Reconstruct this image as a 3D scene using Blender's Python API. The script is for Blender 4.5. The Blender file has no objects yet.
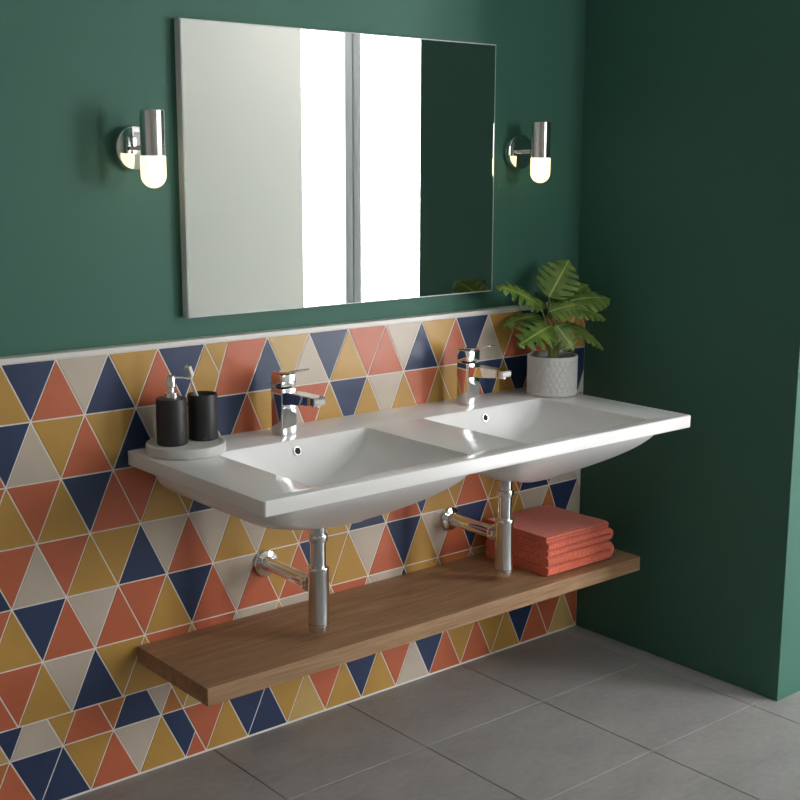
import bpy, bmesh, math, random
from mathutils import Vector, Matrix, noise
from mathutils.geometry import tessellate_polygon

S = bpy.context.scene
COL = S.collection
PI = math.pi

# ------------------------------------------------------------------ camera
F_PX, YAW, PITCH, ROLL = 1246.27, 0.6957, 0.1900, 0.0028
fwd = Vector((math.sin(YAW)*math.cos(PITCH), math.cos(YAW)*math.cos(PITCH), -math.sin(PITCH)))
rgt = Vector((math.cos(YAW), -math.sin(YAW), 0))
upv = rgt.cross(fwd)
R_ = rgt*math.cos(ROLL) + upv*math.sin(ROLL)
U_ = -rgt*math.sin(ROLL) + upv*math.cos(ROLL)
cam_d = bpy.data.cameras.new('camera'); cam = bpy.data.objects.new('camera', cam_d); COL.objects.link(cam)
cam.matrix_world = Matrix(((R_.x, U_.x, -fwd.x, -2.9157), (R_.y, U_.y, -fwd.y, -2.5923), (R_.z, U_.z, -fwd.z, 1.4897), (0, 0, 0, 1)))
cam_d.sensor_width = 36; cam_d.lens = F_PX*36/800; cam_d.clip_start = .05
S.camera = cam

# ------------------------------------------------------------------ light
WIN_X0, WIN_X1, WIN_Z0, WIN_Z1, WIN_Y = 1.262, 2.22, .06, 2.42, -3.2
FILL_WIN = (-.10, .28, 1.15, 2.25)  # opening added behind the camera to let in soft frontal fill light
w = bpy.data.worlds.new('sky'); S.world = w; w.use_nodes = True
bg = w.node_tree.nodes['Background']; bg.inputs[0].default_value = (.985, .985, 1, 1); bg.inputs[1].default_value = 8.0
for a0, a1, c0, c1 in ((WIN_X0, WIN_X1, WIN_Z0, WIN_Z1), FILL_WIN):
    pd = bpy.data.lights.new('window_portal', 'AREA'); pd.shape = 'RECTANGLE'; pd.size = a1-a0; pd.size_y = c1-c0
    pd.cycles.is_portal = True
    po = bpy.data.objects.new('window_portal', pd); COL.objects.link(po)
    po.location = ((a0+a1)/2, WIN_Y-.13, (c0+c1)/2); po.rotation_euler = (PI/2, 0, 0)
S.view_settings.view_transform = 'Standard'; S.view_settings.look = 'None'
S.view_settings.gamma = 1; S.view_settings.use_curve_mapping = False
S.view_settings.exposure = 1.5
LAMP = .7

# ------------------------------------------------------------------ materials
def lin(c):
    return tuple((x/255/12.92 if x/255 <= .04045 else ((x/255+.055)/1.055)**2.4) for x in c)
def mat(name, rgb, rough=.5, metal=0., coat=0., spec=.5, bump=None, var=None, emit=None):
    m = bpy.data.materials.new(name); m.use_nodes = True
    nt = m.node_tree; b = nt.nodes['Principled BSDF']; L = nt.links
    c = lin(rgb)+(1,)
    b.inputs['Base Color'].default_value = c; b.inputs['Roughness'].default_value = rough
    b.inputs['Metallic'].default_value = metal; b.inputs['Coat Weight'].default_value = coat
    b.inputs['Specular IOR Level'].default_value = spec
    tc = nt.nodes.new('ShaderNodeTexCoord')
    if var:                                   # (scale, amount, detail)
        n = nt.nodes.new('ShaderNodeTexNoise'); n.inputs['Scale'].default_value = var[0]; n.inputs['Detail'].default_value = var[2]
        L.new(tc.outputs['Object'], n.inputs['Vector'])
        r = nt.nodes.new('ShaderNodeValToRGB')
        r.color_ramp.elements[0].position = .3; r.color_ramp.elements[1].position = .7
        r.color_ramp.elements[0].color = tuple(x*(1-var[1]) for x in c[:3])+(1,)
        r.color_ramp.elements[1].color = tuple(min(1, x*(1+var[1])) for x in c[:3])+(1,)
        L.new(n.outputs['Fac'], r.inputs[0]); L.new(r.outputs[0], b.inputs['Base Color'])
    if bump:                                  # (scale, strength)
        n2 = nt.nodes.new('ShaderNodeTexNoise'); n2.inputs['Scale'].default_value = bump[0]; n2.inputs['Detail'].default_value = 3
        L.new(tc.outputs['Object'], n2.inputs['Vector'])
        bp = nt.nodes.new('ShaderNodeBump'); bp.inputs['Strength'].default_value = bump[1]; bp.inputs['Distance'].default_value = .002
        L.new(n2.outputs['Fac'], bp.inputs['Height']); L.new(bp.outputs[0], b.inputs['Normal'])
    if emit:
        b.inputs['Emission Color'].default_value = lin(emit[0])+(1,); b.inputs['Emission Strength'].default_value = emit[1]
    return m

M = {}
M['green'] = mat('green_wall_paint', (67, 114, 99), .55, spec=.3, bump=(90, .08))
M['grey_paint'] = mat('pale_grey_paint', (247, 241, 237), .7)
M['ceil'] = mat('white_ceiling_paint', (249, 247, 245), .8)
M['grout'] = mat('white_grout', (244, 240, 234), .8)
M['trim'] = mat('white_trim', (236, 232, 226), .35)
TILE = {'C': (203, 110, 76), 'N': (47, 63, 98), 'M': (199, 155, 78), 'B': (208, 194, 177), 'L': (205, 172, 108), 'O': (196, 122, 66)}
TM = {k: mat('tile_'+n, TILE[k], .34, spec=.45, bump=(14, .06), var=(9, .05, 2)) for k, n in
      dict(C='coral', N='navy', M='mustard', B='beige', L='pale_mustard', O='orange').items()}
M['ceramic'] = mat('white_ceramic', (246, 245, 244), .21, spec=.4)
M['chrome'] = mat('chrome', (238, 238, 239), .06, metal=1)
M['chrome_soft'] = mat('chrome_satin', (236, 235, 234), .16, metal=1)
M['mirror'] = mat('mirror_silver', (240, 242, 241), .0, metal=1)
M['mirror_edge'] = mat('mirror_edge', (232, 231, 228), .35)
M['bevel'] = mat('mirror_bevel', (238, 240, 240), .4, metal=.2)
M['diffuser'] = mat('opal_glass_lit', (255, 250, 240), .4, emit=((255, 224, 172), 1.0))
M['diffuser'].node_tree.nodes['Principled BSDF'].inputs['Emission Strength'].default_value = LAMP
M['black'] = mat('matte_black', (50, 50, 51), .42, spec=.4)
M['stone'] = mat('pale_stone', (222, 221, 217), .6, var=(30, .07, 5), bump=(80, .1))
M['dark_hole'] = mat('dark_hole', (22, 22, 22), .6)
M['brush'] = mat('toothbrush_plastic', (222, 212, 204), .35)
M['bristle'] = mat('bristles', (240, 238, 232), .8)
M['soil'] = mat('soil', (46, 34, 26), .95, bump=(120, .9))
M['stem'] = mat('plant_stem', (126, 132, 62), .5)
M['frame'] = mat('grey_window_frame', (165, 166, 168), .45)
M['pot'] = mat('white_pot_glaze', (222, 221, 217), .5)

def leaf_mat():
    m = mat('monstera_leaf', (92, 128, 48), .36, spec=.45)
    nt = m.node_tree; b = nt.nodes['Principled BSDF']; L = nt.links
    tc = nt.nodes['Texture Coordinate']
    n = nt.nodes.new('ShaderNodeTexNoise'); n.inputs['Scale'].default_value = 22; n.inputs['Detail'].default_value = 4
    L.new(tc.outputs['Object'], n.inputs['Vector'])
    r = nt.nodes.new('ShaderNodeValToRGB')
    r.color_ramp.elements[0].position = .3; r.color_ramp.elements[1].position = .72
    r.color_ramp.elements[0].color = lin((62, 100, 36))+(1,); r.color_ramp.elements[1].color = lin((136, 158, 72))+(1,)
    L.new(n.outputs['Fac'], r.inputs[0])
    uv = nt.nodes.new('ShaderNodeUVMap')
    sx = nt.nodes.new('ShaderNodeSeparateXYZ'); L.new(uv.outputs[0], sx.inputs[0])
    # pale midrib: |v-.5| small
    a1 = nt.nodes.new('ShaderNodeMath'); a1.operation = 'SUBTRACT'; a1.inputs[1].default_value = .5; L.new(sx.outputs[1], a1.inputs[0])
    a2 = nt.nodes.new('ShaderNodeMath'); a2.operation = 'ABSOLUTE'; L.new(a1.outputs[0], a2.inputs[0])
    a3 = nt.nodes.new('ShaderNodeMath'); a3.operation = 'LESS_THAN'; a3.inputs[1].default_value = .022; L.new(a2.outputs[0], a3.inputs[0])
    mx = nt.nodes.new('ShaderNodeMixRGB'); mx.inputs[2].default_value = lin((176, 190, 112))+(1,)
    L.new(a3.outputs[0], mx.inputs[0]); L.new(r.outputs[0], mx.inputs[1]); L.new(mx.outputs[0], b.inputs['Base Color'])
    b.inputs['Subsurface Weight'].default_value = 0
    return m
M['leaf'] = leaf_mat()

def floor_mat():
    m = mat('grey_stone_floor_tile', (140, 138, 134), .5, spec=.4)
    nt = m.node_tree; b = nt.nodes['Principled BSDF']; L = nt.links; tc = nt.nodes['Texture Coordinate']
    n1 = nt.nodes.new('ShaderNodeTexNoise'); n1.inputs['Scale'].default_value = 4.5; n1.inputs['Detail'].default_value = 8; n1.inputs['Roughness'].default_value = .65; n1.inputs['Distortion'].default_value = .5
    n2 = nt.nodes.new('ShaderNodeTexNoise'); n2.inputs['Scale'].default_value = 40; n2.inputs['Detail'].default_value = 6
    mp = nt.nodes.new('ShaderNodeMapping'); mp.inputs['Scale'].default_value = (1, 1.8, 1)
    L.new(tc.outputs['Object'], mp.inputs[0]); L.new(mp.outputs[0], n1.inputs['Vector']); L.new(mp.outputs[0], n2.inputs['Vector'])
    ad = nt.nodes.new('ShaderNodeMixRGB'); ad.inputs[0].default_value = .35
    L.new(n1.outputs['Fac'], ad.inputs[1]); L.new(n2.outputs['Fac'], ad.inputs[2])
    r = nt.nodes.new('ShaderNodeValToRGB'); r.color_ramp.elements[0].position = .32; r.color_ramp.elements[1].position = .7
    r.color_ramp.elements[0].color = lin((146, 145, 143))+(1,); r.color_ramp.elements[1].color = lin((172, 171, 169))+(1,)
    L.new(ad.outputs[0], r.inputs[0]); L.new(r.outputs[0], b.inputs['Base Color'])
    rr = nt.nodes.new('ShaderNodeMapRange'); rr.inputs[3].default_value = .38; rr.inputs[4].default_value = .6
    L.new(n1.outputs['Fac'], rr.inputs[0]); L.new(rr.outputs[0], b.inputs['Roughness'])
    bp = nt.nodes.new('ShaderNodeBump'); bp.inputs['Strength'].default_value = .12; bp.inputs['Distance'].default_value = .003
    L.new(ad.outputs[0], bp.inputs['Height']); L.new(bp.outputs[0], b.inputs['Normal'])
    return m
M['floor'] = floor_mat()
M['floor_grout'] = mat('floor_grout', (135, 132, 128), .9)

def wood_mat():
    m = mat('oak_shelf', (160, 122, 88), .5, spec=.35)
    nt = m.node_tree; b = nt.nodes['Principled BSDF']; L = nt.links; tc = nt.nodes['Texture Coordinate']
    mp = nt.nodes.new('ShaderNodeMapping'); mp.inputs['Scale'].default_value = (1.2, 16, 16)
    L.new(tc.outputs['Object'], mp.inputs[0])
    n1 = nt.nodes.new('ShaderNodeTexNoise'); n1.inputs['Scale'].default_value = 2.2; n1.inputs['Detail'].default_value = 6; n1.inputs['Roughness'].default_value = .6; n1.inputs['Distortion'].default_value = 1.1
    L.new(mp.outputs[0], n1.inputs['Vector'])
    mp2 = nt.nodes.new('ShaderNodeMapping'); mp2.inputs['Scale'].default_value = (6, 190, 190)
    L.new(tc.outputs['Object'], mp2.inputs[0])
    n2 = nt.nodes.new('ShaderNodeTexNoise'); n2.inputs['Scale'].default_value = 1.6; n2.inputs['Detail'].default_value = 3
    L.new(mp2.outputs[0], n2.inputs['Vector'])
    mx = nt.nodes.new('ShaderNodeMixRGB'); mx.inputs[0].default_value = .38
    L.new(n1.outputs['Fac'], mx.inputs[1]); L.new(n2.outputs['Fac'], mx.inputs[2])
    r = nt.nodes.new('ShaderNodeValToRGB'); r.color_ramp.elements[0].position = .33; r.color_ramp.elements[1].position = .66
    r.color_ramp.elements[0].color = lin((134, 101, 73))+(1,); r.color_ramp.elements[1].color = lin((188, 152, 115))+(1,)
    L.new(mx.outputs[0], r.inputs[0]); L.new(r.outputs[0], b.inputs['Base Color'])
    bp = nt.nodes.new('ShaderNodeBump'); bp.inputs['Strength'].default_value = .15; bp.inputs['Distance'].default_value = .001
    L.new(n2.outputs['Fac'], bp.inputs['Height']); L.new(bp.outputs[0], b.inputs['Normal'])
    return m
M['wood'] = wood_mat()

def towel_mat():
    m = mat('coral_terry', (232, 120, 94), .95, spec=.1, var=(170, .2, 5))
    nt = m.node_tree; b = nt.nodes['Principled BSDF']; L = nt.links; tc = nt.nodes['Texture Coordinate']
    v = nt.nodes.new('ShaderNodeTexVoronoi'); v.inputs['Scale'].default_value = 210
    L.new(tc.outputs['Object'], v.inputs['Vector'])
    bp = nt.nodes.new('ShaderNodeBump'); bp.inputs['Strength'].default_value = .7; bp.inputs['Distance'].default_value = .003
    L.new(v.outputs['Distance'], bp.inputs['Height']); L.new(bp.outputs[0], b.inputs['Normal'])
    b.inputs['Sheen Weight'].default_value = .25
    return m
M['towel'] = towel_mat()

def glass_mat():
    m = bpy.data.materials.new('window_glass'); m.use_nodes = True; nt = m.node_tree
    for n in list(nt.nodes):
        if n.type != 'OUTPUT_MATERIAL': nt.nodes.remove(n)
    o = [n for n in nt.nodes if n.type == 'OUTPUT_MATERIAL'][0]
    t = nt.nodes.new('ShaderNodeBsdfTransparent'); g = nt.nodes.new('ShaderNodeBsdfGlossy'); g.inputs['Roughness'].default_value = 0
    mx = nt.nodes.new('ShaderNodeMixShader'); mx.inputs[0].default_value = .06
    nt.links.new(t.outputs[0], mx.inputs[1]); nt.links.new(g.outputs[0], mx.inputs[2]); nt.links.new(mx.outputs[0], o.inputs[0])
    return m
M['glass'] = glass_mat()

# ------------------------------------------------------------------ helpers
def link_mesh(name, bm, m, parent=None, smooth=None, mats=None):
    bmesh.ops.recalc_face_normals(bm, faces=bm.faces[:])
    me = bpy.data.meshes.new(name); bm.to_mesh(me); bm.free()
    for x in (mats or [m]): me.materials.append(x)
    if smooth is not None:
        for p in me.polygons: p.use_smooth = True
        me.set_sharp_from_angle(angle=math.radians(smooth))
    o = bpy.data.objects.new(name, me); COL.objects.link(o)
    if parent: o.parent = parent
    return o
def tag(o, label=None, cat=None, group=None, kind=None):
    if label: o['label'] = label
    if cat: o['category'] = cat
    if group: o['group'] = group
    if kind: o['kind'] = kind
    return o
def thing(name, label, cat, loc=(0, 0, 0), rz=0, group=None):
    o = bpy.data.objects.new(name, None); COL.objects.link(o); o.empty_display_size = .05
    o.location = loc; o.rotation_euler = (0, 0, rz)
    return tag(o, label, cat, group)
def structure(name, bm, m, parent=None, smooth=None, mats=None):
    o = link_mesh(name, bm, m, parent, smooth, mats)
    if parent is None: o['kind'] = 'structure'
    return o
def copy_tree(o, parent=None):
    c = o.copy(); COL.objects.link(c)
    if parent: c.parent = parent
    for ch in list(o.children): copy_tree(ch, c)
    return c
def box(bm, x0, x1, y0, y1, z0, z1, bev=0., seg=2):
    vs = [bm.verts.new((x, y, z)) for x in (x0, x1) for y in (y0, y1) for z in (z0, z1)]
    f = [(0, 1, 3, 2), (4, 6, 7, 5), (0, 4, 5, 1), (2, 3, 7, 6), (0, 2, 6, 4), (1, 5, 7, 3)]
    fs = [bm.faces.new([vs[i] for i in q]) for q in f]
    if bev > 0:
        es = list({e for q in fs for e in q.edges})
        bmesh.ops.bevel(bm, geom=es, offset=bev, segments=seg, affect='EDGES', profile=.5)
    return vs
def rings(bm, rs, cap0=True, cap1=True, closed=True):
    """loft list of rings (lists of Vectors of the same length)"""
    V = [[bm.verts.new(p) for p in r] for r in rs]
    n = len(V[0])
    for a, b in zip(V, V[1:]):
        for i in range(n if closed else n-1):
            j = (i+1) % n
            bm.faces.new((a[i], a[j], b[j], b[i]))
    if cap0: bm.faces.new(list(reversed(V[0])))
    if cap1: bm.faces.new(V[-1])
    return V
def lathe(bm, prof, axis='Z', c=(0, 0, 0), n=48, cap0=True, cap1=True):
    """prof: list of (radius, height)"""
    rs = []
    for r, h in prof:
        ring = []
        for i in range(n):
            a = 2*PI*i/n
            x, y = r*math.cos(a), r*math.sin(a)
            p = Vector((x, y, h)) if axis == 'Z' else (Vector((x, h, y)) if axis == 'Y' else Vector((h, x, y)))
            ring.append(p+Vector(c))
        rs.append(ring)
    return rings(bm, rs, cap0, cap1)
def tube(bm, pts, rad, n=16, caps=True):
    pts = [Vector(p) for p in pts]; rads = rad if isinstance(rad, (list, tuple)) else [rad]*len(pts)
    rs = []; prev = None
    for i, p in enumerate(pts):
        t = (pts[min(i+1, len(pts)-1)]-pts[max(i-1, 0)]).normalized()
        if prev is None:
            a = Vector((0, 0, 1)) if abs(t.z) < .9 else Vector((1, 0, 0))
            u = t.cross(a).normalized()
        else:
            u = (prev-t*prev.dot(t)).normalized()
        prev = u; v = t.cross(u)
        rs.append([p+(u*math.cos(2*PI*k/n)+v*math.sin(2*PI*k/n))*rads[i] for k in range(n)])
    rings(bm, rs, caps, caps)
def bez(p0, p1, p2, n=10):
    p0, p1, p2 = Vector(p0), Vector(p1), Vector(p2)
    return [p0*(1-t)**2+p1*2*t*(1-t)+p2*t*t for t in [i/n for i in range(n+1)]]
def rrect(x0, x1, y0, y1, r, z, seg=6):
    r = max(1e-4, min(r, (x1-x0)/2-1e-4, (y1-y0)/2-1e-4)); out = []
    for cx, cy, a0 in ((x1-r, y1-r, 0), (x0+r, y1-r, PI/2), (x0+r, y0+r, PI), (x1-r, y0+r, 1.5*PI)):
        for k in range(seg+1):
            a = a0+PI/2*k/seg
            out.append(Vector((cx+r*math.cos(a), cy+r*math.sin(a), z)))
    return out
def chamfered_lathe(r, z0, z1, c=.003):
    return [(r-c, z0), (r, z0+c), (r, z1-c), (r-c, z1)]

# ------------------------------------------------------------------ room shell
WALL_Y, STUB, Z_TOP = .035, -.7565, 2.62
XL, XR, YF = -4.2, 2.95, WIN_Y
bm = bmesh.new(); box(bm, XL-.1, 0, WALL_Y, WALL_Y+.12, 0, Z_TOP)
wall_back = structure('wall_back', bm, M['green'])
bm = bmesh.new(); box(bm, 0, XR+.1, STUB, WALL_Y+.12, 0, Z_TOP, .0015, 2)
structure('wall_right', bm, M['green'])
bm = bmesh.new(); box(bm, XL-.1, XL, YF, WALL_Y, 0, Z_TOP); structure('wall_left', bm, M['grey_paint'])
bm = bmesh.new(); box(bm, XR, XR+.1, YF, STUB, 0, Z_TOP); structure('wall_east', bm, M['grey_paint'])
bm = bmesh.new()
box(bm, XL-.1, FILL_WIN[0], YF-.12, YF, 0, Z_TOP); box(bm, FILL_WIN[1], WIN_X0, YF-.12, YF, 0, Z_TOP); box(bm, FILL_WIN[0], FILL_WIN[1], YF-.12, YF, 0, FILL_WIN[2]); box(bm, FILL_WIN[0], FILL_WIN[1], YF-.12, YF, FILL_WIN[3], Z_TOP); box(bm, WIN_X1, XR+.1, YF-.12, YF, 0, Z_TOP)
box(bm, WIN_X0, WIN_X1, YF-.12, YF, 0, WIN_Z0); box(bm, WIN_X0, WIN_X1, YF-.12, YF, WIN_Z1, Z_TOP)
structure('wall_front', bm, M['grey_paint'])
bm = bmesh.new(); box(bm, XL-.1, XR+.1, YF-.12, WALL_Y+.12, Z_TOP, Z_TOP+.1); structure('ceiling', bm, M['ceil'])

# floor: real tiles with bevelled edges on a recessed grout bed
bm = bmesh.new()
GX, GY, g = (-.0761, -.5095), -.3355, .0028
sx, sy = .4325, .39
box(bm, XL-.1, XR+.1, YF-.12, WALL_Y+.12, -.06, -.002)
n_bed = len(bm.faces)
i0 = int((XL-GX[0])/sx)-2
for i in range(i0, 9):
    for j in range(-9, 3):
        x0, x1 = GX[0]+i*sx+g/2, GX[0]+(i+1)*sx-g/2
        y0, y1 = GY+j*sy+g/2, GY+(j+1)*sy-g/2
        x0, x1, y0, y1 = max(x0, XL-.05), min(x1, XR+.05), max(y0, YF-.05), min(y1, WALL_Y+.05)
        if x1-x0 < .01 or y1-y0 < .01: continue
        lo = [bm.verts.new((x, y, -.0035)) for x, y in ((x0, y0), (x1, y0), (x1, y1), (x0, y1))]
        b = .0012
        md = [bm.verts.new((x, y, -.0010)) for x, y in ((x0, y0), (x1, y0), (x1, y1), (x0, y1))]
        hi = [bm.verts.new((x, y, 0)) for x, y in ((x0+b, y0+b), (x1-b, y0+b), (x1-b, y1-b), (x0+b, y1-b))]
        for a_, c_ in ((lo, md), (md, hi)):
            for k in range(4): bm.faces.new((a_[k], a_[(k+1) % 4], c_[(k+1) % 4], c_[k]))
        bm.faces.new(hi)
bm.faces.ensure_lookup_table()
for k, f in enumerate(bm.faces): f.material_index = 1 if k < n_bed else 0
structure('floor', bm, None, mats=[M['floor'], M['floor_grout']])

# window (seen in the mirror): two tall lights with a double stile between them
FY0, FY1 = YF-.09, YF-.03
bm = bmesh.new(); e = .012
box(bm, WIN_X0, WIN_X0+e, FY0, FY1, WIN_Z0, WIN_Z1); box(bm, WIN_X1-.03, WIN_X1, FY0, FY1, WIN_Z0, WIN_Z1)
box(bm, WIN_X0+e, WIN_X1-.03, FY0, FY1, WIN_Z0, WIN_Z0+.06); box(bm, WIN_X0+e, WIN_X1-.03, FY0, FY1, WIN_Z1-.06, WIN_Z1)
win = structure('window_1', bm, M['frame'])
for xa, xb in ((1.588, 1.642), (1.652, 1.708)):
    bm = bmesh.new(); box(bm, xa, xb, FY0-.004, FY1+.004, WIN_Z0+.06, WIN_Z1-.06, .004, 2)
    link_mesh('window_stile', bm, M['frame'], win, 40)
for xa, xb in ((WIN_X0+e, 1.588), (1.708, WIN_X1-.03)):
    bm = bmesh.new(); box(bm, xa, xb, FY0+.026, FY0+.032, WIN_Z0+.06, WIN_Z1-.06)
    link_mesh('window_pane', bm, M['glass'], win)

bm = bmesh.new()  # added window, out of view, only there to light the basin from the front
a0, a1, c0, c1 = FILL_WIN
for q in ((a0, a0+.05, c0, c1), (a1-.05, a1, c0, c1), (a0+.05, a1-.05, c0, c0+.05), (a0+.05, a1-.05, c1-.05, c1)): box(bm, q[0], q[1], FY0, FY1, q[2], q[3])
fill_win = structure('added_fill_window', bm, M['frame'])
bm = bmesh.new(); box(bm, a0+.05, a1-.05, FY0+.026, FY0+.032, c0+.05, c1-.05); link_mesh('window_pane', bm, M['glass'], fill_win)

# ------------------------------------------------------------------ tiled lower wall
ZL = [1.0535, .9193, .7793, .6385, .4982, .3570, .2165, .1385, .0045]
def fn(x0, a): return lambda n: x0+a*n
LT = [fn(-1.8761, .1273), fn(-1.8794, .129), fn(-1.8799, .1292), fn(-1.881, .13), fn(-1.8825, .1307), fn(-1.8824, .1306), fn(-1.8834, .1315)]
RT = [fn(-1.1853, .1279), fn(-1.185, .1275), fn(-1.188, .1290), fn(-1.192, .1300), fn(-1.1954, .1312), fn(-1.1891, .1295), fn(-1.183, .128)]
L7, R8 = fn(-1.9079, .1295), fn(-1.3945, .126)
# row: (z top of the clip, z bottom, virtual apex height, top fn, bottom fn, first n, first kind, colours)
SEAM = [((-1.3004, 1.0535), (-1.3469, .9193)), ((-1.376, .9193), (-1.31, .7793)), ((-1.25, .7793), (-1.31, .6385)), ((-1.06, .6385), (-1.0, .4982)),
        ((-1.0645, .4982), (-.995, .357)), ((-1.06, .357), (-1.06, .2165)), ((-1.4925, .2165), (-1.4575, .1385)), ((-1.4575, .1385), (-1.3945, .0045))]
ROWL = [('U', 0, 'MNCBNMCNMM'), ('D', -.5, 'NBMCMNBMNC'), ('D', -1, 'CMCMNCCMMNBC'), ('U', -.5, 'NCBCMMNBCBMBMMC'), ('D', -1, 'CMNCBCCMNCBCMCN'),
        ('U', -.5, 'CCMBNMMCLCBBLBMN'), ('U', -.5, 'LNBMCONBO'), ('D', -1, 'OCNNMCBMNC')]
ROWR = [('U', -1, 'CCNLBNMCCBNMCNBMCNCMMC'), ('D', -1.5, 'NCMBCMNMBMCMMCNMNCMCN'), ('D', -1, 'NBCMNCBMNMCBNMCBMNCMB'), ('U', .5, 'CNMLNLCNMMCMMCNCB'), ('D', 1, 'MMBCNMBCNOMMBONB'),
        ('U', .5, 'BBLCBBNMLOBLCMNCBM'), ('D', -1, 'MLCNMBCMNCMBCNMBCMNCMBNMCB'), ('D', -.5, 'CMNNMLCMNMCBNCMCMMNCCLC')]
rnd = random.Random(7)
def clip(poly, nx, ny, d):                    # keep nx*x+ny*z <= d
    out = []
    for i in range(len(poly)):
        a, b = poly[i], poly[(i+1) % len(poly)]
        da, db = nx*a[0]+ny*a[1]-d, nx*b[0]+ny*b[1]-d
        if da <= 0: out.append(a)
        if da*db < 0:
            t = da/(da-db); out.append((a[0]+(b[0]-a[0])*t, a[1]+(b[1]-a[1])*t))
    return out
def ccw(p):
    s = sum(p[i][0]*p[(i+1) % len(p)][1]-p[(i+1) % len(p)][0]*p[i][1] for i in range(len(p)))
    return p if s > 0 else p[::-1]
def inset(poly, m):
    p = poly
    src = ccw(poly)
    for i in range(len(src)):
        a, b = src[i], src[(i+1) % len(src)]
        L_ = math.hypot(b[0]-a[0], b[1]-a[1])
        if L_ < 1e-6: continue
        nx, ny = (b[1]-a[1])/L_, -(b[0]-a[0])/L_
        p = clip(p, nx, ny, nx*a[0]+ny*a[1]-m)
        if len(p) < 3: return []
    return p
PX0, PX1 = XL+.002, -.0005
bm = bmesh.new()
box(bm, PX0, PX1, -.0002, WALL_Y-.0005, .0002, 1.0535)
keys = list(TM); nf = len(bm.faces)
for f in bm.faces: f.material_index = len(keys)
def add_tile(poly, k):
    a = inset(poly, .0017)
    if len(a) < 3: return
    b = inset(poly, .0023)
    if len(b) != len(a): b = a
    a, b = ccw(a), ccw(b)
    va = [bm.verts.new((x, 0, z)) for x, z in a]; vm = [bm.verts.new((x, -.0009, z)) for x, z in a]; vb = [bm.verts.new((x, -.0015, z)) for x, z in b]
    mi = keys.index(k)
    for p, q in ((va, vm), (vm, vb)):
        for i in range(len(p)):
            j = (i+1) % len(p)
            bm.faces.new((p[i], p[j], q[j], q[i])).material_index = mi
    bm.faces.new(vb).material_index = mi
for r in range(8):
    zt, zb = ZL[r], ZL[r+1]
    vt = zb+.1404 if r == 6 else zt
    (sx0, sz0), (sx1, sz1) = SEAM[r]
    # seam half-plane normal pointing to +x
    nx, nz = (sz0-sz1), -(sx0-sx1); l_ = math.hypot(nx, nz); nx, nz = nx/l_, nz/l_; dd = nx*sx0+nz*sz0
    for side in (0, 1):
        kind, n, cols = (ROWL, ROWR)[side][r]
        if r < 6: T, B = ((LT, RT)[side][r], (LT, RT)[side][r+1])
        else: T = B = (L7, R8)[side]
        seq = []
        k_, n_ = kind, n
        for c in cols:
            seq.append((k_, n_, c))
            if k_ == 'U': k_ = 'D'
            else: k_ = 'U'; n_ += 1
        if side == 0:                          # beyond the photograph's left edge the tiling simply goes on
            k_, n_ = kind, n
            for q in range(44):
                if k_ == 'D': k_ = 'U'
                else: k_ = 'D'; n_ -= 1
                seq.append((k_, n_, rnd.choice('CCNNMMMBB')))
        if r == 0 and side == 1:               # one uncut coral piece where two triangles meet at the joint
            seq = [q for q in seq if not (q[1] == -1)]
            add_tile(clip([(T(-1), vt), (B(-1.5), zb), (B(-.5), zb), (T(0), vt)], -nx, -nz, -dd), 'C')
        for k_, n_, c in seq:
            if k_ == 'U': poly = [(T(n_), vt), (B(n_-.5), zb), (B(n_+.5), zb)]
            else: poly = [(T(n_), vt), (T(n_+1), vt), (B(n_+.5), zb)]
            if r == 6: poly = clip(poly, 0, 1, zt)
            poly = clip(poly, nx, nz, dd) if side == 0 else clip(poly, -nx, -nz, -dd)
            if len(poly) >= 3: poly = clip(poly, 1, 0, PX1)
            if len(poly) >= 3: poly = clip(poly, -1, 0, -PX0)
            if len(poly) >= 3: add_tile(poly, c)
tiles = link_mesh('tile_panel', bm, None, wall_back, mats=[TM[k] for k in keys]+[M['grout']])
tag(tiles, 'triangular coral, navy, mustard and beige tiles')
bm = bmesh.new(); box(bm, PX0, PX1, -.003, WALL_Y-.0005, 1.0537, 1.066, .0015, 2)
structure('trim_1', bm, M['trim'])

# ------------------------------------------------------------------ mirror
bm = bmesh.new()
MX0, MX1, MZ0, MZ1, MY = -1.4043, -.3929, 1.117, 1.8087, .008
t = thing('wall_mirror', 'large frameless rectangular mirror on the green wall above the double basin', 'mirror', ((MX0+MX1)/2, WALL_Y, MZ0))
def in_local(o, bm):
    bmesh.ops.translate(bm, vec=-Vector(o.location), verts=bm.verts[:]); return bm
box(bm, MX0, MX1, MY+.0060, WALL_Y-.0005, MZ0, MZ1, .0008, 1)
link_mesh('mirror_body', in_local(t, bm), M['mirror_edge'], t)
bm = bmesh.new(); b = .0028
o4 = [bm.verts.new((x, MY+.0060, z)) for x, z in ((MX0, MZ0), (MX1, MZ0), (MX1, MZ1), (MX0, MZ1))]
m4 = [bm.verts.new((x, MY+.0012+(.0040 if x > -1 else 0), z)) for x, z in ((MX0, MZ0), (MX1, MZ0), (MX1, MZ1), (MX0, MZ1))]
i4 = [bm.verts.new((x, MY+(.0045 if x > -1 else 0), z)) for x, z in ((MX0+b, MZ0+b), (MX1-b, MZ0+b), (MX1-b, MZ1-b), (MX0+b, MZ1-b))]
for p, q in ((o4, m4), (m4, i4)):
    for k in range(4): bm.faces.new((p[k], p[(k+1) % 4], q[(k+1) % 4], q[k])).material_index = 1
bm.faces.new(i4); bm.faces.new(o4[::-1]).material_index = 1
link_mesh('mirror_glass', in_local(t, bm), None, t, mats=[M['mirror'], M['bevel']])

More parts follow.
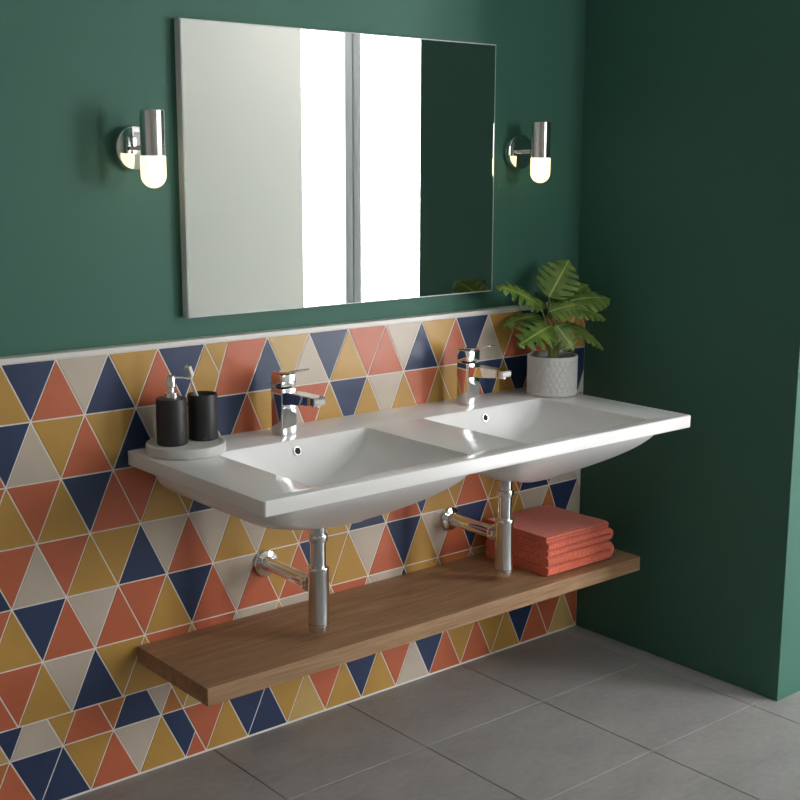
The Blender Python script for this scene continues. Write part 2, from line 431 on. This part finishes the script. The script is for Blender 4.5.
# ------------------------------------------------------------------ wall sconces
def make_sconce():
    o = thing('wall_sconce', '', 'wall lamp')
    yt = -.065-WALL_Y
    bm = bmesh.new(); lathe(bm, [(.048, 0), (.05, -.003), (.05, -.020), (.0485, -.0225), (.046, -.0235)], 'Y', n=64)
    link_mesh('back_plate', bm, M['chrome'], o, 35)
    bm = bmesh.new(); box(bm, -.006, .006, yt+.026, -.0225, -.0055, .0055, .001, 1)
    link_mesh('arm', bm, M['chrome'], o)
    bm = bmesh.new(); lathe(bm, [(.0255, .0832), (.0274, .0815), (.0274, -.0168), (.0265, -.0178)], 'Z', (0, yt, 0), 56)
    link_mesh('metal_sleeve', bm, M['chrome_soft'], o, 35)
    r = .0282
    prof = [(.025, -.0170), (r-.0008, -.0175), (r, -.0185), (r, -.0598)]+[(max(.0006, r*math.cos(a)), -.0598-r*math.sin(a)) for a in [PI/2*k/12 for k in range(1, 13)]]
    bm = bmesh.new(); lathe(bm, prof, 'Z', (0, yt, 0), 48)
    d = link_mesh('diffuser', bm, M['diffuser'], o, 50); tag(d, 'glowing opal glass diffuser')
    return o
sc = make_sconce(); sc.location = (-1.525, WALL_Y, 1.515)
tag(sc, 'chrome wall lamp with glowing diffuser left of the mirror', group='wall lamps flanking the mirror')
s2 = copy_tree(sc); s2.location = (-.285, WALL_Y, 1.515)
tag(s2, 'chrome wall lamp with glowing diffuser right of the mirror, above the plant')

# ------------------------------------------------------------------ double basin
BX0, BX1, BY0, BY1, BZ, BT = -1.5852, -.2127, -.5771, -.0018, .8205, .0342
BOWLS = (-1.2135, -.5765)
basin = thing('double_washbasin', 'wide white ceramic double basin slab mounted on the tiled wall', 'washbasin', (-.899, 0, BZ-.2))
bm = bmesh.new()
SEG = 6
def fill_ring(loops, flip):
    """triangulate a flat outline with holes from rings of BMVerts"""
    pl = [[v.co.copy() for v in l] for l in loops]
    flat = [v for l in loops for v in l]
    for tri in tessellate_polygon(pl):
        if len(set(tri)) == 3:
            try: bm.faces.new([flat[i] for i in tri])
            except ValueError: pass
def mk(ring): return [bm.verts.new(p) for p in ring]
def join(a, b):
    n = len(a)
    for i in range(n):
        j = (i+1) % n; bm.faces.new((a[i], a[j], b[j], b[i]))
ev = .0035
o1 = mk(rrect(BX0+ev, BX1-ev, BY0+ev, BY1, .004, BZ, SEG)); o2 = mk(rrect(BX0+ev*.3, BX1-ev*.3, BY0+ev*.3, BY1, .005, BZ-ev*.3, SEG)); o3 = mk(rrect(BX0, BX1, BY0, BY1, .006, BZ-ev, SEG))
o4 = mk(rrect(BX0, BX1, BY0, BY1, .006, BZ-BT+.002, SEG)); o5 = mk(rrect(BX0+.002, BX1-.002, BY0+.002, BY1, .005, BZ-BT, SEG))
for a_, b_ in ((o1, o2), (o2, o3), (o3, o4), (o4, o5)): join(a_, b_)
D_IN, HW = .128, .2255
top_holes, bot_holes = [], []
for cx in BOWLS:
    yb, yf = -.153, -.537
    prev = None
    # soft lip, then a bowl whose bottom sweeps down like a boat hull between a steep back and front wall
    for q, (grow, dz) in enumerate(((.0035, 0), (.0012, -.0007), (0, -.003))):
        rg = mk(rrect(cx-HW-grow, cx+HW+grow, yf-grow, yb+grow, .012+grow, BZ+dz, SEG))
        if q == 0: top_holes.append(rg)
        if prev: join(prev, rg)
        prev = rg
    for k in range(1, 21):
        f = math.sin(k/20*PI/2)**1.15
        d = .003+(D_IN-.003)*f
        tt = max(.10, (1-min(1, f)**1.7)**.75)
        rg = mk(rrect(cx-HW*tt, cx+HW*tt, yf+.125*f**1.35, yb-.034*f, .012+.012*f if HW*tt > .03 else .012, BZ-d, SEG))
        join(prev, rg); prev = rg
    bm.faces.new(prev)
    # outer hull
    y0, y1, DH = -.556, -.006, .126
    xmid = (BOWLS[0]+BOWLS[1])/2
    xl, xr = (BX0+.030, xmid-.050) if cx == BOWLS[0] else (xmid+.040, BX1-.055)
    prev = None
    for k in range(0, 21):
        f = math.sin(k/20*PI/2)
        sc_ = max(.24, (1-f**2.2)**.6 if f < 1 else 0)
        rg = mk(rrect(cx-(cx-xl)*sc_, cx+(xr-cx)*sc_, y0+.175*f**1.25, y1, .09*(1-.5*f), BZ-BT-DH*f, SEG))
        if k == 0: bot_holes.append(rg)
        else: join(prev, rg)
        prev = rg
    bm.faces.new(prev)
fill_ring([o1]+[h[::-1] for h in top_holes], False)
fill_ring([o5]+[h[::-1] for h in bot_holes], True)
in_local(basin, bm)
link_mesh('basin_slab', bm, M['ceramic'], basin, 28)
for cx in BOWLS:
    # overflow on the back wall of the bowl
    bm = bmesh.new()
    n_ = Vector((0, -1, .28)).normalized(); cpt = Vector((cx+(.002 if cx < -1 else -.004), -.1614, .7937))
    u_ = Vector((1, 0, 0)); v_ = n_.cross(u_).normalized()
    def circ(r, h, n=32): return [cpt+u_*(r*math.cos(2*PI*i/n))+v_*(r*math.sin(2*PI*i/n))+n_*h for i in range(n)]
    rings(bm, [circ(.0115, -.004), circ(.0115, .0012), circ(.0105, .0024), circ(.0086, .0024), circ(.0082, .0018)], True, True)
    bm.faces.ensure_lookup_table(); bm.faces[-1].material_index = 1
    link_mesh('overflow_ring', in_local(basin, bm), None, basin, 40, [M['chrome_soft'], M['dark_hole']])
    bm = bmesh.new(); zz = BZ-D_IN
    lathe(bm, [(.028, -.004), (.030, .001), (.028, .003), (.022, .0035), (.020, .006), (.002, .0085)], 'Z', (cx, -.345, zz+.0005), 40)
    link_mesh('drain', in_local(basin, bm), M['chrome'], basin, 35)

# ------------------------------------------------------------------ mixer taps
def make_tap():
    o = thing('mixer_tap', '', 'tap')
    hx = .0225
    bm = bmesh.new()
    box(bm, -hx, hx, -.024, .024, 0.0003, .118, .0025, 3)
    link_mesh('tap_body', bm, M['chrome'], o, 35)
    # spout: tapering flat beam
    bm = bmesh.new()
    def rect(y, zt, zb, w): return [Vector((-w, y, zb)), Vector((w, y, zb)), Vector((w, y, zt)), Vector((-w, y, zt))]
    rings(bm, [rect(-.0225, .110, .078, .0205), rect(-.06, .113, .084, .0200), rect(-.12, .1135, .0905, .0185), rect(-.150, .113, .0955, .0175), rect(-.152, .111, .097, .0165)])
    bmesh.ops.bevel(bm, geom=bm.edges[:], offset=.0018, segments=2, affect='EDGES')
    link_mesh('spout', bm, M['chrome'], o, 30)
    bm = bmesh.new(); lathe(bm, [(.0105, .094), (.0105, .0895), (.0085, .089)], 'Z', (0, -.134, 0), 24)
    link_mesh('aerator', bm, M['chrome_soft'], o, 35)
    bm = bmesh.new(); lathe(bm, [(.019, .117), (.019, .123)], 'Z', (0, 0, 0), 32)
    link_mesh('tap_neck', bm, M['dark_hole'], o, 35)
    bm = bmesh.new(); box(bm, -hx, hx, -.023, .024, .122, .153, .003, 3)
    h = link_mesh('tap_handle', bm, M['chrome'], o, 35)
    bm = bmesh.new()
    rings(bm, [rect(.022, .1565, .1525, .021), rect(-.03, .161, .1555, .020), rect(-.086, .175, .1715, .016), rect(-.0885, .1748, .172, .0145)])
    bmesh.ops.bevel(bm, geom=bm.edges[:], offset=.0009, segments=1, affect='EDGES')
    link_mesh('lever', bm, M['chrome'], h, 30)
    return o
tp = make_tap(); tp.location = (-1.195, -.083, BZ)
tag(tp, 'square chrome lever tap over the left bowl, beside the black soap dispenser', group='lever taps on the double basin')
tp2 = copy_tree(tp); tp2.location = (-.572, -.083, BZ)
tag(tp2, 'square chrome lever tap over the right bowl, beside the potted plant')

# ------------------------------------------------------------------ bottle traps
def make_trap():
    o = thing('bottle_trap', '', 'sink trap')          # origin at the trap axis on shelf height
    z = lambda v: v
    bm = bmesh.new(); lathe(bm, [(.0195, .18), (.0195, .3280)], 'Z', n=40)
    link_mesh('tailpiece', bm, M['chrome'], o, 35)
    bm = bmesh.new(); lathe(bm, [(.020, .247), (.0235, .248), (.0245, .250), (.0245, .263), (.0235, .265), (.020, .266)], 'Z', n=40)
    link_mesh('compression_nut', bm, M['chrome'], o, 35)
    bm = bmesh.new(); lathe(bm, [(.021, .184), (.0262, .183), (.027, .181), (.027, .171), (.0262, .1695), (.0262, .039)], 'Z', n=48)
    link_mesh('trap_body', bm, M['chrome'], o, 35)
    bm = bmesh.new(); lathe(bm, [(.0262, .038), (.0262, .022), (.0245, .018), (.020, .0162)], 'Z', n=48)
    link_mesh('bottom_cap', bm, M['chrome'], o, 35)
    za, yw = .132, .235
    bm = bmesh.new(); lathe(bm, [(.0180, .02), (.0180, yw-.002)], 'Y', (0, 0, za), 36)
    link_mesh('outlet_pipe', bm, M['chrome'], o, 35)
    bm = bmesh.new(); lathe(bm, [(.0185, .022), (.023, .023), (.0235, .026), (.0235, .046), (.0225, .048), (.0185, .049)], 'Y', (0, 0, za), 36)
    link_mesh('outlet_nut', bm, M['chrome'], o, 35)
    bm = bmesh.new(); lathe(bm, [(.0190, yw-.030), (.0200, yw-.026), (.0200, yw-.014), (.033, yw-.011), (.0355, yw-.008), (.0355, yw-.0018)], 'Y', (0, 0, za), 48)
    link_mesh('wall_flange', bm, M['chrome'], o, 35)
    return o
SZ = .3352
tr = make_trap(); tr.location = (-1.2055, -.235, SZ)
tag(tr, 'chrome bottle trap under the left bowl, above the bare part of the shelf', group='bottle traps under the double basin')
tr2 = copy_tree(tr); tr2.location = (-.5625, -.2275, SZ)
tag(tr2, 'chrome bottle trap under the right bowl, in front of the coral towels')
for ch in tr2.children:
    if ch.name.startswith(('outlet_pipe', 'wall_flange')): ch.location.y = -.0075

# ------------------------------------------------------------------ shelf
bm = bmesh.new(); box(bm, -1.5783, -.0912, -.3258, -.0018, SZ-.0426, SZ, .0012, 2)
sh = link_mesh('floating_shelf', bm, M['wood'])
tag(sh, 'long brown oak floating shelf on the tiled wall below the basin', 'shelf')

# ------------------------------------------------------------------ towels
def make_towel(name, label, x0, x1, y0, y1, z0, h, layers, seed, top_sag=0.):
    """a towel folded over on itself: layered cross-section with the folds at the right end"""
    bm = bmesh.new(); th = h/layers
    path = []
    r = th/2
    # centre line goes right along the lowest layer, turns up, comes back ...
    for k in range(layers):
        zc = z0+th*(k+.5)
        xr, xl = x1-th*.55, x0+th*.35
        if k % 2 == 0:
            N = 26
            path += [(xl+(xr-xl)*i/N, zc) for i in range(N+1)]
            if k < layers-1: path += [(xr+r*1.05*math.cos(a), zc+r+r*math.sin(a)) for a in [-PI/2+PI*i/8 for i in range(1, 8)]]
        else:
            N = 26
            path += [(xr+(xl-xr)*i/N, zc) for i in range(N+1)]
            if k < layers-1: path += [(xl-r*1.05*math.cos(a), zc+r+r*math.sin(a)) for a in [-PI/2+PI*i/8 for i in range(1, 8)]]
    tk = th*.94/2
    left, right = [], []
    for i, (x, z) in enumerate(path):
        a = path[max(0, i-1)]; b = path[min(len(path)-1, i+1)]
        dx, dz = b[0]-a[0], b[1]-a[1]; l_ = math.hypot(dx, dz) or 1
        left.append((x-dz/l_*tk, z+dx/l_*tk)); right.append((x+dz/l_*tk, z-dx/l_*tk))
    def cap(p, q, sgn):
        return []
    prof = left+right[::-1]
    NY = 30; rs = []
    cx_, cz_ = 0, 0
    for j in range(NY+1):
        v = j/NY; y = y0+(y1-y0)*v
        e_ = min(v, 1-v)
        # rounded hems at the front and back: the ribbon thins toward the edge
        q = 1-max(0, 1-e_/.03)**2*.35
        ring = []
        for i in range(len(prof)):
            x, z = prof[i]
            k = i if i < len(path) else 2*len(path)-1-i
            pc = path[k]
            x_, z_ = pc[0]+(x-pc[0])*q, pc[1]+(z-pc[1])*q
            nz = noise.noise(Vector((x_*9+seed, y*9, z_*30)))*.0016
            nx = noise.noise(Vector((x_*5, y*14+seed, z_*60)))*.0035
            hz = (z_-z0)/h
            ring.append(Vector((x_+nx, y+noise.noise(Vector((x_*8, seed, z_*70)))*.004, max(z0+.0003, z_+nz*hz-top_sag*hz*(1-q)))))
        rs.append(ring)
    rings(bm, rs, False, False)
    for ring_i in (0, NY):
        bm.verts.ensure_lookup_table()
        base = ring_i*len(prof); n = len(path)
        for i in range(n-1):
            a, b, c, d = base+i, base+i+1, base+2*n-2-i, base+2*n-1-i
            bm.faces.new([bm.verts[q] for q in (a, b, c, d)])
    o = link_mesh(name, bm, M['towel'], None, 60)
    ctr = Vector(((x0+x1)/2, (y0+y1)/2, z0))
    o.data.transform(Matrix.Translation(-ctr)); o.location = ctr
    return tag(o, label, 'towel', 'folded towels stacked on the shelf')
make_towel('folded_towel', 'thick folded coral towel lying on the shelf, lowest of the stack', -.454, -.172, -.286, -.030, SZ+.0005, .056, 2, 1.3)
make_towel('folded_towel', 'folded coral towel in the middle of the stack on the shelf', -.452, -.175, -.284, -.032, SZ+.0575, .040, 2, 4.1).rotation_euler.z = .006
make_towel('folded_towel', 'thin folded coral towel on top of the stack under the right bowl', -.450, -.188, -.281, -.034, SZ+.0985, .018, 2, 8.7).rotation_euler.z = -.008

# ------------------------------------------------------------------ tray with soap dispenser and tumbler
TX, TY, TZ = -1.482, -.097, BZ+.0004
o = None
bm = bmesh.new()
R0 = .0925
lathe(bm, [(R0-.003, 0), (R0, .003), (R0, .021), (R0-.0015, .0235), (R0-.004, .0240), (R0-.007, .0235), (R0-.009, .0212), (R0-.013, .0205)], 'Z', n=96)
tray = link_mesh('round_tray', bm, M['stone'], None, 40); tray.location = (TX, TY, TZ)
tag(tray, 'round pale grey stone tray on the left end of the basin', 'tray')
DZ = TZ+.0208
disp = thing('soap_dispenser', 'matte black soap dispenser with grey metal pump on the round tray', 'soap dispenser', (-1.511, -.086, DZ))
bm = bmesh.new(); lathe(bm, [(.033, 0), (.0358, .003), (.0358, .105), (.0345, .1078), (.030, .1088), (.012, .109)], 'Z', n=64)
link_mesh('bottle', bm, M['black'], disp, 35)
bm = bmesh.new(); lathe(bm, [(.0160, .1085), (.0164, .109), (.0164, .121), (.0150, .1225), (.0085, .1228), (.008, .124), (.008, .133), (.0105, .1345), (.0118, .136), (.0118, .158), (.0105, .1605), (.004, .161)], 'Z', n=40)
pm = link_mesh('pump', bm, M['chrome_soft'], disp, 35); tag(pm, 'grey metal pump')
bm = bmesh.new(); tube(bm, bez((.006, -.002, .1545), (.028, -.006, .1545), (.043, -.010, .1495)), .0024, 12)
link_mesh('nozzle', bm, M['chrome_soft'], pm, 40)
cup = link_mesh('tumbler', (lambda b_: (lathe(b_, [(.0315, 0), (.0352, .003), (.0352, .1065), (.0344, .1085), (.0332, .1085), (.0322, .1065), (.0314, .008)], 'Z', n=64), b_)[1])(bmesh.new()), M['black'], None, 35)
cup.location = (-1.4265, -.083, DZ)
tag(cup, 'matte black tumbler holding a toothbrush on the round tray', 'tumbler')
tb = thing('toothbrush', 'pale toothbrush leaning in the black tumbler', 'toothbrush', (-1.4265+.012, -.083, DZ+.0085))
bm = bmesh.new()
P0, P1 = Vector((.006, .0, .0035)), Vector((-.0545, -.002, .171))
ax = (P1-P0).normalized()
pts = [P0+(P1-P0)*q for q in (0, .02, .2, .5, .72, .80, .84, .97, 1)]
tube(bm, pts, [.002, .0036, .0045, .0042, .0030, .0028, .0048, .0050, .003], 14)
link_mesh('brush_handle', bm, M['brush'], tb, 50)
bm = bmesh.new()
side = Vector((.25, -.95, 0)); side = (side-ax*side.dot(ax)).normalized(); wv = ax.cross(side)
c0 = P0+(P1-P0)*.85+side*.004; c1 = P0+(P1-P0)*.985+side*.004
vs = []
for h_ in (0, .0085):
    for c_, s_ in ((c0, 1), (c0, -1), (c1, -1), (c1, 1)): vs.append(c_+side*h_+wv*s_*.0042)
rings(bm, [vs[:4], vs[4:]])
link_mesh('bristle_head', bm, M['bristle'], tb)

# ------------------------------------------------------------------ potted monstera
PC = Vector((-.279, -.126, BZ+.0004))
pl = thing('potted_plant', 'green split-leaf plant in white patterned pot at the right end of the basin', 'plant', PC)
bm = bmesh.new()
PR, PH, NS, NZ = .0730, .116, 416, 96
def pot_relief(a, z):                         # raised wavy net of ogee lines, as on the photograph's pot
    if z < .012 or z > .106: return 0
    u = a*26/(2*PI)
    sw = .25*math.sin((z-.012)/.031*2*PI)
    best = min(abs(p-round(p)) for p in (u+sw, u+.5-sw))
    fade = min(1, (z-.012)/.003, (.106-z)/.003)
    return -.0027*max(0, 1-best/.15)*fade
rs = []
for r_, z_ in ((PR-.006, 0), (PR-.002, .0012), (PR-.0005, .004)): rs.append([Vector((r_*math.cos(2*PI*i/NS), r_*math.sin(2*PI*i/NS), z_)) for i in range(NS)])
for k in range(NZ):
    z_ = .006+(PH-.008)*k/(NZ-1)
    rs.append([Vector(((PR+pot_relief(2*PI*i/NS, z_))*math.cos(2*PI*i/NS), (PR+pot_relief(2*PI*i/NS, z_))*math.sin(2*PI*i/NS), z_)) for i in range(NS)])
for r_, z_ in ((PR-.001, PH-.0007), (PR-.0025, PH), (PR-.005, PH), (PR-.0065, PH-.0015), (PR-.007, PH-.004), (PR-.008, PH-.03)): rs.append([Vector((r_*math.cos(2*PI*i/NS), r_*math.sin(2*PI*i/NS), z_)) for i in range(NS)])
rings(bm, rs, True, True)
link_mesh('pot', bm, M['pot'], pl, 50)
bm = bmesh.new()
rs = []
for r_ in (.0640, .045, .025, .008): rs.append([Vector((r_*math.cos(2*PI*i/40), r_*math.sin(2*PI*i/40), PH-.016+.006*(1-r_/.064)+noise.noise(Vector((r_*90, i, 0)))*.002)) for i in range(40)])
rings(bm, rs, False, True)
link_mesh('soil', bm, M['soil'], pl, 60)
bm = bmesh.new()
for dx, dy, hh, lx, ly in ((-.006, 0, .085, -.012, .002), (.004, .003, .095, .006, .0), (.0, -.005, .075, -.002, -.006), (.008, -.003, .07, .014, -.006)):
    tube(bm, bez((dx, dy, PH-.016), (dx*1.1, dy, PH+.02), (lx, ly, PH-.012+hh*.62)), [.0100-.0004*i for i in range(11)], 12)
link_mesh('stem', bm, M['stem'], pl, 60)

def leaf(base, tip, width, nrm, droop, lobes, seed, cup_=.12, slit=.27):
    """split monstera leaf between two points (pot coordinates); nrm = direction its upper face looks"""
    base, tip, nrm = Vector(base), Vector(tip), Vector(nrm); width *= 1.14; lobes -= 1
    ax = tip-base; Ln = ax.length; ax.normalize()
    sd = nrm.cross(ax).normalized(); up = ax.cross(sd).normalized()
    bm = bmesh.new(); uvl = bm.loops.layers.uv.new('UVMap')
    NT, NSd = lobes*8, 8
    rr_ = random.Random(seed)
    def wfun(t): return (math.sin(PI*min(1, (t*.93+.07))**.72))**.75 if t < 1 else 0
    def point(t, s, sg):
        wd = width*.5*wfun(t)
        fw = .20*Ln*(s**1.4)*(1-t)*.9-.10*Ln*s*max(0, .22-t)/.22     # lobes sweep toward the tip; heart notch at the base
        p = base+ax*(t*Ln+fw)+sd*(sg*s*wd)
        p += up*(-droop*Ln*1.5*(t**2-t)-droop*.25*Ln*s*s+cup_*width*.5*s*(1-s*.9))
        p += up*(.012*Ln*math.sin(t*lobes*2*PI)*s)
        return p
    def solid(ti, si, sg):
        fr = ((ti+.5)/8) % 1
        k = int((ti+.5)/8)
        s = (si+.5)/NSd
        if k == 0 and fr < .5: return True
        s0 = .34+.12*((k*7+seed*3+sg) % 3)/2
        edge = ti/NT > .9
        return not (abs(fr-.5) < slit*(.35+.65*(s-s0)/(1-s0)) and s > s0) or edge
    for sg in (1, -1):
        grid = [[None]*(NSd+1) for _ in range(NT+1)]
        for i in range(NT+1):
            for j in range(NSd+1): grid[i][j] = bm.verts.new(point(i/NT, j/NSd, sg))
        for i in range(NT):
            for j in range(NSd):
                if not solid(i, j, sg): continue
                q = (grid[i][j], grid[i+1][j], grid[i+1][j+1], grid[i][j+1])
                try: f = bm.faces.new(q)
                except ValueError: continue
                for lp, (a, b) in zip(f.loops, ((i, j), (i+1, j), (i+1, j+1), (i, j+1))): lp[uvl].uv = (a/NT, .5+sg*.5*b/NSd)
    bmesh.ops.remove_doubles(bm, verts=bm.verts[:], dist=.00005)
    loose = [v for v in bm.verts if not v.link_faces]; bmesh.ops.delete(bm, geom=loose, context='VERTS')
    me_o = link_mesh('leaf', bm, M['leaf'], pl, 80)
    so = me_o.modifiers.new('thickness', 'SOLIDIFY'); so.thickness = .0008
    return me_o
def W2P(x, y, z): return Vector((x, y, z))-PC
LEAVES = []
# px helper: a pixel of the photograph at depth y -> point in pot coordinates
def at(px, py, y):
    d = fwd*1.0+R_*((px-400)/F_PX)+U_*((400-py)/F_PX)
    c = Vector((-2.9157, -2.5923, 1.4897)); k = (y-c.y)/d.y
    return c+d*k-PC
toc = Vector((-.62, -.75, .25))
LV = [  # base(px,py,y), tip(px,py,y), width, normal, droop, lobes
    ((549, 297, -.105), (569, 260, -.085), .118, (-.62, -.70, .35), .10, 7, 1),
    ((540, 306, -.105), (497, 286, -.075), .095, (-.35, -.45, .82), .16, 7, 2),
    ((551, 326, -.125), (519, 346, -.165), .115, (-.60, -.60, .52), .10, 6, 3),
    ((541, 316, -.075), (502, 327, -.035), .080, (-.2, -.3, .93), .22, 6, 4),
    ((556, 305, -.105), (611, 299, -.115), .100, (-.25, -.55, .80), .18, 8, 5),
    ((562, 308, -.125), (606, 319, -.165), .075, (-.1, -.45, .88), .20, 7, 6),
    ((566, 323, -.125), (604, 349, -.150), .085, (.20, -.55, .80), .16, 7, 7),
    ((556, 325, -.130), (574, 351, -.175), .085, (-.40, -.72, .55), .12, 6, 8),
    ((560, 303, -.085), (588, 284, -.060), .090, (-.2, -.5, .84), .12, 6, 9),
    ((549, 312, -.115), (577, 305, -.150), .085, (-.45, -.55, .70), .18, 6, 10),
    ((546, 306, -.080), (528, 296, -.055), .080, (-.3, -.4, .85), .14, 6, 11),
]
hub = Vector((0, 0, PH+.032))
for b_, t_, wd, nr, dr, lb, sd_ in LV:
    B_, T_ = at(*b_), at(*t_)
    lf = leaf(B_, T_, wd, nr, dr, lb, sd_)
    bm = bmesh.new()
    mid = (hub+B_)*.5+Vector((0, 0, .012))
    tube(bm, bez(hub+Vector((B_.x*.12, B_.y*.12, 0)), mid, B_), [.0024-.0001*i for i in range(11)], 8)
    link_mesh('petiole', bm, M['stem'], pl, 60)
